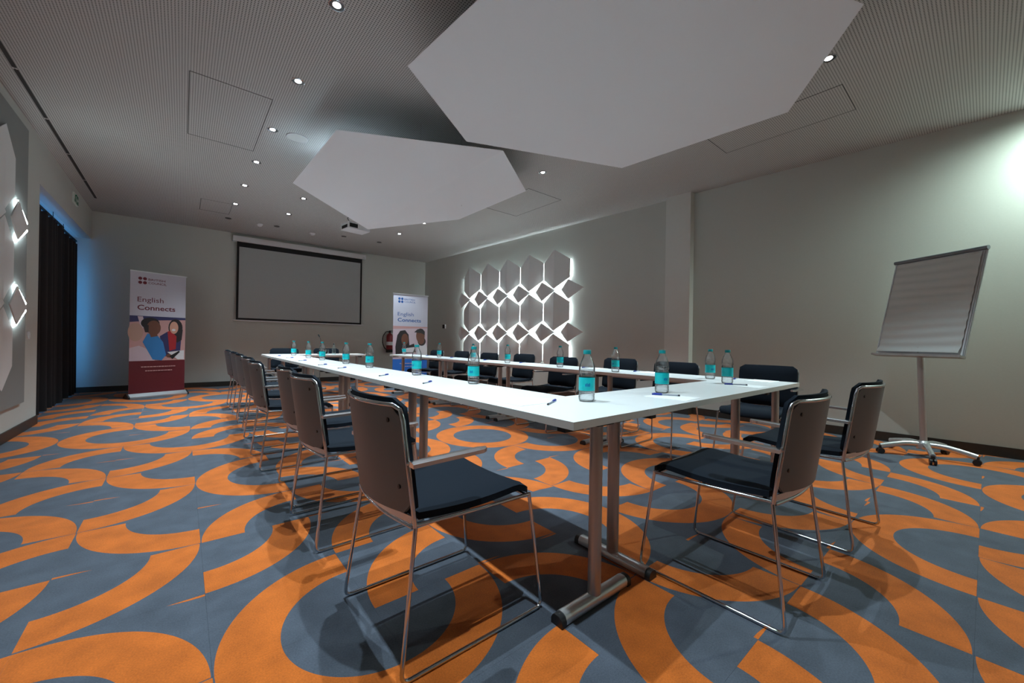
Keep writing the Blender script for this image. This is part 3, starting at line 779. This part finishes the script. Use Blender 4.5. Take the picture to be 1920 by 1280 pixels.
# ------------------------------------------------------------------ chairs
def make_chair():
    t = thing('conference_chair', 'x', 'chair', (0, 0, 0), 0, 'black padded conference chairs')
    Y = lambda v: v - 0.28
    def yb(z): return 0.05 - (z - 0.445) * 0.137
    def bow(x): return -0.050 * (1 - min(1, (x / 0.225)) ** 2)
    tr_ = 0.0068
    for s in (-1, 1):
        p = [(s * 0.232, Y(0.052), 0.440), (s * 0.258, Y(0.0), 0.0075), (s * 0.258, Y(0.565), 0.0075), (s * 0.236, Y(0.512), 0.440)]
        MB().tube(round_path(p, 0.03), tr_, 8).build('sled_leg', MT['chrome'], t, 60)
        MB().tube(round_path([(s * 0.236, Y(0.515), 0.436), (s * 0.236, Y(0.30), 0.438), (s * 0.232, Y(0.048), 0.446)], 0.02), tr_, 8).build('seat_rail', MT['chrome'], t, 60)
    # back frame: one bent tube
    zt = 0.812
    pts = [(-0.232, Y(yb(0.44)), 0.44), (-0.232, Y(yb(0.77)), 0.77), (-0.222, Y(yb(0.80) + 0.0), 0.800)]
    for k in range(11):
        x = -0.200 + 0.04 * k; pts.append((x, Y(yb(zt) + bow(x)), zt))
    pts += [(0.222, Y(yb(0.80)), 0.800), (0.232, Y(yb(0.77)), 0.77), (0.232, Y(yb(0.44)), 0.44)]
    MB().tube(pts, 0.0075, 8).build('back_frame', MT['chrome'], t, 60)
    def W(z, w0, z0, z1, rc):
        d = max(0, z - (z1 - rc), (z0 + rc) - z) / rc
        return w0 - rc * (1 - math.sqrt(max(0, 1 - min(1, d) ** 2)))
    def surf(u, v, w0, z0, z1, rc, off):
        z = z0 + (z1 - z0) * v; x = (2 * u - 1) * W(z, w0, z0, z1, rc)
        return (x, Y(yb(z) + bow(x) + off), z)
    sh = MB().sheet(lambda u, v: surf(u, v, 0.226, 0.478, 0.806, 0.03, -0.004), lambda u, v: surf(u, v, 0.226, 0.478, 0.806, 0.03, 0.006), 14, 10).build('back_shell', MT['shell'], t, 50)
    for sx, z in ((-0.175, 0.765), (0.175, 0.765), (-0.19, 0.56), (0.19, 0.56)):
        y = Y(yb(z) + bow(sx) - 0.004)
        MB().tube([(sx, y - 0.002, z), (sx, y + 0.003, z)], 0.0075, 10).build('screw', MT['blackplastic'], sh, True)
    def pad(u, v, k):
        e = max(abs(2 * u - 1), abs(2 * v - 1)) ** 5
        o = 0.008 if k == 0 else 0.014 + 0.026 * (1 - 0.75 * e)
        return surf(u, v, 0.229, 0.470, 0.832, 0.04, o)
    MB().sheet(lambda u, v: pad(u, v, 0), lambda u, v: pad(u, v, 1), 16, 14).build('backrest', MT['fabric'], t, 60)
    # bars between the rear joints
    MB().sheet(lambda u, v: ((2 * u - 1) * 0.228, Y(0.042 + bow((2 * u - 1) * 0.22) * 0.6), 0.452 + 0.022 * v), lambda u, v: ((2 * u - 1) * 0.228, Y(0.047 + bow((2 * u - 1) * 0.22) * 0.6), 0.452 + 0.022 * v), 10, 1).build('rear_bar', MT['alulight'], t, 50)
    MB().tube([((k / 5 - 1) * 0.228, Y(0.045 + bow((k / 5 - 1) * 0.22) * 0.5), 0.440) for k in range(11)], 0.006, 8).build('rear_tube', MT['chrome'], t, 60)
    MB().tube([(-0.232, Y(0.505), 0.432), (0.232, Y(0.505), 0.432)], 0.006, 8).build('front_tube', MT['chrome'], t, 60)
    # seat cushion
    def seat(u, v, k):
        a = 2 * u - 1; e = max(abs(a), abs(2 * v - 1)) ** 6
        w = 0.228 - 0.02 * max(0, (v - 0.93) / 0.07) ** 2
        y = 0.065 + 0.465 * v
        z = 0.452 + 0.012 * abs(a) ** 2 - 0.012 * math.sin(math.pi * min(1, v * 1.15)) + 0.006
        if v > 0.82: z -= 0.030 * ((v - 0.82) / 0.18) ** 2
        return (a * w, Y(y), z + (0.026 * (1 - 0.6 * e) if k else -0.012))
    MB().sheet(lambda u, v: seat(u, v, 0), lambda u, v: seat(u, v, 1), 14, 16).build('seat', MT['fabric'], t, 60)
    for s in (-1, 1):
        def arm(u, v, k):
            q = max(0, (u - 0.93) / 0.07); hw = 0.021 * math.sqrt(max(0.0, 1 - q * q * 0.8))
            return (s * 0.252 + (2 * v - 1) * hw, Y(0.022 + 0.272 * u), 0.640 + 0.006 * u + (0.008 - 0.004 * (2 * v - 1) ** 2 if k else -0.008))
        MB().sheet(lambda u, v: arm(u, v, 0), lambda u, v: arm(u, v, 1), 14, 6).build('armrest', MT['polished'], t, 40)
        MB().tube([(s * 0.232, Y(yb(0.64)), 0.64), (s * 0.252, Y(yb(0.64) + 0.02), 0.64)], 0.009, 8).build('arm_bolt', MT['chrome'], t, 60)
    return t
ch0 = make_chair()
used = [False]
def chair(cx, cy, face, label):
    """face: rotation about z; local +y is the front"""
    c = ch0 if not used[0] else copy_tree(ch0)
    used[0] = True
    c.location = (cx, cy, 0); c.rotation_euler = (0, 0, face); c['label'] = label
nm = ['nearest', 'second', 'third', 'fourth', 'fifth', 'sixth', 'seventh', 'eighth and farthest']
# left row faces +x
for k, (y, dx, da) in enumerate([(1.338, 0, 0), (2.27, -0.012, 1), (2.88, 0.02, -2), (3.75, -0.04, 0), (4.50, -0.01, 1), (5.395, 0.01, 0), (6.17, 0.025, 0), (7.04, 0.025, -1)]):
    chair(0.50 + dx + 0.28, y, R(-90 + da), f'black padded chair with grey back, {nm[k]} from the camera in the left row')
# front pair faces +y
chair(1.872, 0.438 + 0.28, R(0), 'black padded chair at the front table, its grey back to the camera, left one')
chair(2.79, 0.395 + 0.28, R(-3), 'black padded chair at the front table, its grey back to the camera, flipchart side')
# right row faces -x
for k, (y, xb, da) in enumerate([(1.27, 4.11, 2), (2.00, 3.82, 0), (2.83, 4.07, 0), (3.39, 3.68, 0), (4.47, 3.98, 0), (5.07, 3.77, -1), (6.075, 3.90, 0), (6.80, 3.80, 1)]):
    chair(xb - 0.28, y, R(90 + da), f'black padded chair, pad towards the camera, {nm[k]} in the right row')
chair(1.45, 8.28 - 0.28, R(180), 'black padded chair behind the speaker table, left one')
chair(2.17, 8.28 - 0.28, R(180), 'black padded chair behind the speaker table, right one by the microphone')

# ------------------------------------------------------------------ bottles, pens, pads
def make_bottle():
    t = thing('water_bottle', 'x', 'bottle', (0, 0, 0), 0, 'plastic water bottles')
    r = 0.0365
    prof = [(0.026, 0.0), (0.034, 0.004), (r, 0.014), (r, 0.024), (r - 0.0015, 0.027), (r, 0.030), (r, 0.036), (r - 0.0015, 0.039), (r, 0.042), (r, 0.118), (r - 0.0035, 0.126), (r, 0.134),
            (r, 0.150), (0.0345, 0.166), (0.0290, 0.183), (0.0215, 0.199), (0.0172, 0.209), (0.0155, 0.219)]
    MB().lathe(prof, 24, cap=True).build('bottle_body', MT['pet'], t, 60)
    wp = [(0.024, 0.002)] + [(a - 0.0012, b) for a, b in prof[1:13] if b < 0.146] + [(r - 0.002, 0.146)]
    MB().lathe(wp, 24).build('water', MT['water'], t, 60)
    MB().lathe([(r + 0.0006, 0.051), (r + 0.0006, 0.111)], 28, cap=False).build('wrap_label', MT['label'], t, True)
    lb = MB()
    for a0 in (200, 20):
        for k in range(4):
            a, b = R(a0 + k * 9), R(a0 + 6 + k * 9); rr = r + 0.001
            z0, z1 = (0.071, 0.083 + 0.003 * (k % 2))
            lb.add([(rr * math.cos(a), rr * math.sin(a), z0), (rr * math.cos(b), rr * math.sin(b), z0), (rr * math.cos(b), rr * math.sin(b), z1), (rr * math.cos(a), rr * math.sin(a), z1)], [(0, 1, 2, 3)])
    lb.build('label_mark', MT['labeldark'], t)
    MB().lathe([(0.0175, 0.217), (0.0178, 0.219), (0.0178, 0.233), (0.0165, 0.2355)], 24).build('cap', MT['cap'], t, 50)
    return t
b0 = make_bottle(); ub = [False]
def bottle(x, y, label):
    c = b0 if not ub[0] else copy_tree(b0)
    ub[0] = True
    c.location = (x, y, ZT); c.rotation_euler = (0, 0, rnd.random() * 6); c['label'] = label
for k, (x, y) in enumerate([(1.435, 1.18), (1.42, 2.08), (1.40, 2.83), (1.395, 3.82), (1.39, 4.52), (1.38, 5.44), (1.37, 6.12), (1.375, 7.10)]):
    bottle(x, y, f'teal-capped water bottle, {nm[k]} from the camera on the left table row')
bottle(2.04, 1.15, 'teal-capped water bottle standing mid front table beside a lying pen')
bottle(2.95, 1.17, 'teal-capped water bottle near the right end of the front table')
for k, (x, y) in enumerate([(3.23, 1.41), (3.165, 2.26), (3.21, 3.02), (3.22, 3.95), (3.17, 4.66), (3.27, 5.80), (3.27, 7.15)]):
    bottle(x, y, f'teal-capped water bottle, {(nm[:6] + ["seventh and farthest"])[k]} from the camera on the right table row')

def make_pen():
    t = thing('ballpoint_pen', 'x', 'pen', (0, 0, 0), 0, 'blue ballpoint pens')
    MB().tube([(0, -0.048, 0.0045), (0, 0.040, 0.0045)], 0.0038, 8).build('barrel', MT['penclear'], t, True)
    MB().tube([(0, 0.028, 0.0048), (0, 0.078, 0.0048)], 0.0052, 10).box(-0.0015, 0.0015, 0.030, 0.070, 0.009, 0.0115).build('pen_cap', MT['penblue'], t, 50)
    MB().tube([(0, -0.058, 0.0045), (0, -0.048, 0.0045)], 0.0042, 8).build('end_plug', MT['pendark'], t, True)
    return t
def make_pad():
    t = thing('notepad', 'x', 'notepad', (0, 0, 0), 0, 'white note pads')
    MB().box(-0.085, 0.085, -0.105, 0.105, 0, 0.0018).build('sheets', MT['paper'], t)
    MB().box(-0.085, 0.085, 0.085, 0.105, 0.0018, 0.0021).build('printed_header', MT['paper'], t)
    return t
pen0, pad0 = make_pen(), make_pad(); up = [False, False]
def pen(x, y, rot, z, label):
    c = pen0 if not up[0] else copy_tree(pen0)
    up[0] = True; c.location = (x, y, z); c.rotation_euler = (0, 0, R(rot)); c['label'] = label
def pad(x, y, rot, label):
    c = pad0 if not up[1] else copy_tree(pad0)
    up[1] = True; c.location = (x, y, ZT); c.rotation_euler = (0, 0, R(rot)); c['label'] = label
for k, (x, y, px, py, a) in enumerate([(1.19, 1.325, 1.25, 1.225, -60), (1.15, 2.40, 1.19, 2.263, -50), (1.15, 3.03, 1.165, 2.905, -50), (1.15, 3.98, 1.145, 3.85, -48),
                                       (1.15, 4.55, 1.12, 4.42, -50), (1.15, 5.5, 1.13, 5.36, -50), (1.15, 6.35, 1.15, 6.21, -50), (1.15, 7.1, 1.12, 6.97, -50)]):
    pad(x, y, -90, f'white notepad, {nm[k]} from the camera on the left table row')
    pen(px, py, a, ZT + (0.0 if k == 0 else 0.0), f'blue-capped pen, {nm[k]} from the camera on the left table row')
pad(1.91, 1.02, 4, 'white notepad under the pen mid front table')
pen(1.936, 1.057, 30, ZT + 0.0021, 'blue-capped pen on the notepad mid front table')
pad(2.88, 1.02, -4, 'white notepad near the right end of the front table')
pen(2.866, 1.071, 30, ZT + 0.0021, 'blue-capped pen on the notepad near the right end of the front table')
for k, (y, py) in enumerate([(1.10, 1.29), (2.05, 2.19), (2.68, 2.83), (3.72, 3.87), (4.52, 4.66), (5.45, 5.58), (6.30, 6.42)]):
    pad(3.40, y, 90, f'white notepad, {(nm[:6] + ["seventh and farthest"])[k]} from the camera on the right table row')
    pen(3.42, py, 100, ZT, f'blue-capped pen, {(nm[:6] + ["seventh and farthest"])[k]} from the camera on the right table row')

# speaker table things
m = thing('gooseneck_microphone', 'thin black gooseneck microphone on the far speaker table', 'microphone', (1.90, 7.56, ZT))
MB().box(-0.05, 0.05, -0.07, 0.07, 0, 0.03).build('base', MT['blackplastic'], m)
MB().tube(round_path([(0, 0.03, 0.03), (0, 0.03, 0.20), (-0.02, 0.0, 0.28), (-0.05, -0.05, 0.32)], 0.08, 5), 0.004, 6).build('gooseneck', MT['blackplastic'], m, True)
MB().tube([(-0.045, -0.042, 0.315), (-0.075, -0.09, 0.345)], 0.010, 8).build('capsule', MT['black'], m, True)
g = thing('glass_bottle', 'slim clear glass bottle with dark stopper on the far speaker table', 'bottle', (2.11, 7.56, ZT))
MB().lathe([(0.03, 0.0), (0.032, 0.005), (0.032, 0.10), (0.026, 0.125), (0.013, 0.15), (0.012, 0.175)], 20).build('bottle_body', MT['glass'], g, 60)
MB().lathe([(0.028, 0.004), (0.029, 0.09)], 16).build('water', MT['water'], g, 60)
MB().lathe([(0.013, 0.172), (0.014, 0.176), (0.014, 0.195), (0.010, 0.20)], 16).build('stopper', MT['blackplastic'], g, 60)
g = thing('drinking_glass', 'small clear tumbler beside the glass bottle on the speaker table', 'glass', (2.00, 7.58, ZT))
MB().lathe([(0.028, 0.0), (0.033, 0.085), (0.031, 0.085), (0.026, 0.006)], 20).build('tumbler', MT['glass'], g, 60)
MB().lathe([(0.0255, 0.007), (0.028, 0.040)], 16).build('water', MT['water'], g, 60)

# ------------------------------------------------------------------ flipchart
fc = thing('flipchart_stand', 'grey flipchart easel with ruled paper on a five-castor base by the right wall', 'flipchart', (5.318, 0.372, 0))
MB().tube([(0, 0, 0.10), (-0.02, 0.03, 1.02)], 0.026, 14, rx=0.020).build('pole', MT['alu'], fc, 50)
MB().lathe([(0.05, 0.075), (0.055, 0.09), (0.05, 0.13), (0.034, 0.15)], 20).build('hub', MT['alulight'], fc, 50)
for k in range(5):
    a = R(122 + 72 * k); d = Vector((math.cos(a), math.sin(a), 0))
    pts = [Vector((0, 0, 0.115)) + d * 0.03, Vector((0, 0, 0.118)) + d * 0.13, Vector((0, 0, 0.090)) + d * 0.26, Vector((0, 0, 0.072)) + d * 0.325]
    lg = MB().tube(round_path(pts, 0.08, 4), 0.020, 10, rx=0.026).build('base_leg', MT['alulight'], fc, 50)
    c = Vector((0, 0, 0.028)) + d * 0.325; s = Vector((-d.y, d.x, 0))
    MB().tube([c - s * 0.022, c - s * 0.006], 0.027, 14).tube([c + s * 0.006, c + s * 0.022], 0.027, 14).tube([c, c + Vector((0, 0, 0.05))], 0.014, 8).build('castor', MT['blackplastic'], lg, 50)
FB = bpy.data.objects.new('board', None)
yaw, tilt, FW, FH = -2.141, 0.239, 0.712, 0.964
ex = Vector((math.cos(yaw), math.sin(yaw), 0)); nn = Vector((-math.sin(yaw), math.cos(yaw), 0))
uz = Vector((0, 0, 1)) * math.cos(tilt) + nn * math.sin(tilt); ny = ex.cross(uz) * -1
def fb(x, y, z): return Vector((5.281 - 5.318, 0.433 - 0.372, 0.945)) + ex * x + uz * z + (uz.cross(ex)) * y      # y>0: behind the sheet
def fbox(x0, x1, y0, y1, z0, z1):
    mb = MB(); vs = [fb(x, y, z) for z in (z0, z1) for (x, y) in ((x0, y0), (x1, y0), (x1, y1), (x0, y1))]
    return mb.add(vs, [(3, 2, 1, 0), (4, 5, 6, 7), (0, 1, 5, 4), (1, 2, 6, 5), (2, 3, 7, 6), (3, 0, 4, 7)])
hwf = FW / 2
bd = fbox(-hwf + 0.01, hwf - 0.01, 0.006, 0.022, 0.01, FH - 0.01).build('board', MT['whitemetal'], fc)
MB().tube([fb(-hwf - 0.012, 0.0, FH), fb(hwf + 0.012, 0.0, FH)], 0.018, 12).build('paper_clamp', MT['shell'], fc, 50)
for s in (-1, 1):
    MB().tube([fb(s * hwf, 0.012, 0.0), fb(s * hwf, 0.012, FH)], 0.010, 8).build('side_rail', MT['alulight'], fc, 50)
tr = fbox(-hwf - 0.01, hwf + 0.01, -0.045, 0.02, -0.018, 0.002).build('pen_tray', MT['alu'], fc)
def sheetf(u, v, k):
    curl = 0.02 * max(0, (0.10 - v) / 0.10) ** 2
    wav = 0.0050 * math.sin(v * 2 * math.pi * 11 + 0.9 * math.sin(u * 3 + v * 7)) * (1 - v * 0.4)
    return fb((2 * u - 1) * 0.335, -0.002 - curl - wav - 0.003 - (0.002 if k else 0), 0.025 + (FH - 0.055) * v)
pp = MB().sheet(lambda u, v: sheetf(u, v, 0), lambda u, v: sheetf(u, v, 1), 14, 90).build('paper_pad', MT['flippaper'], fc, 60)
fbox(-0.03, 0.03, 0.022, 0.05, 0.05, 0.25).build('board_mount', MT['alu'], fc)
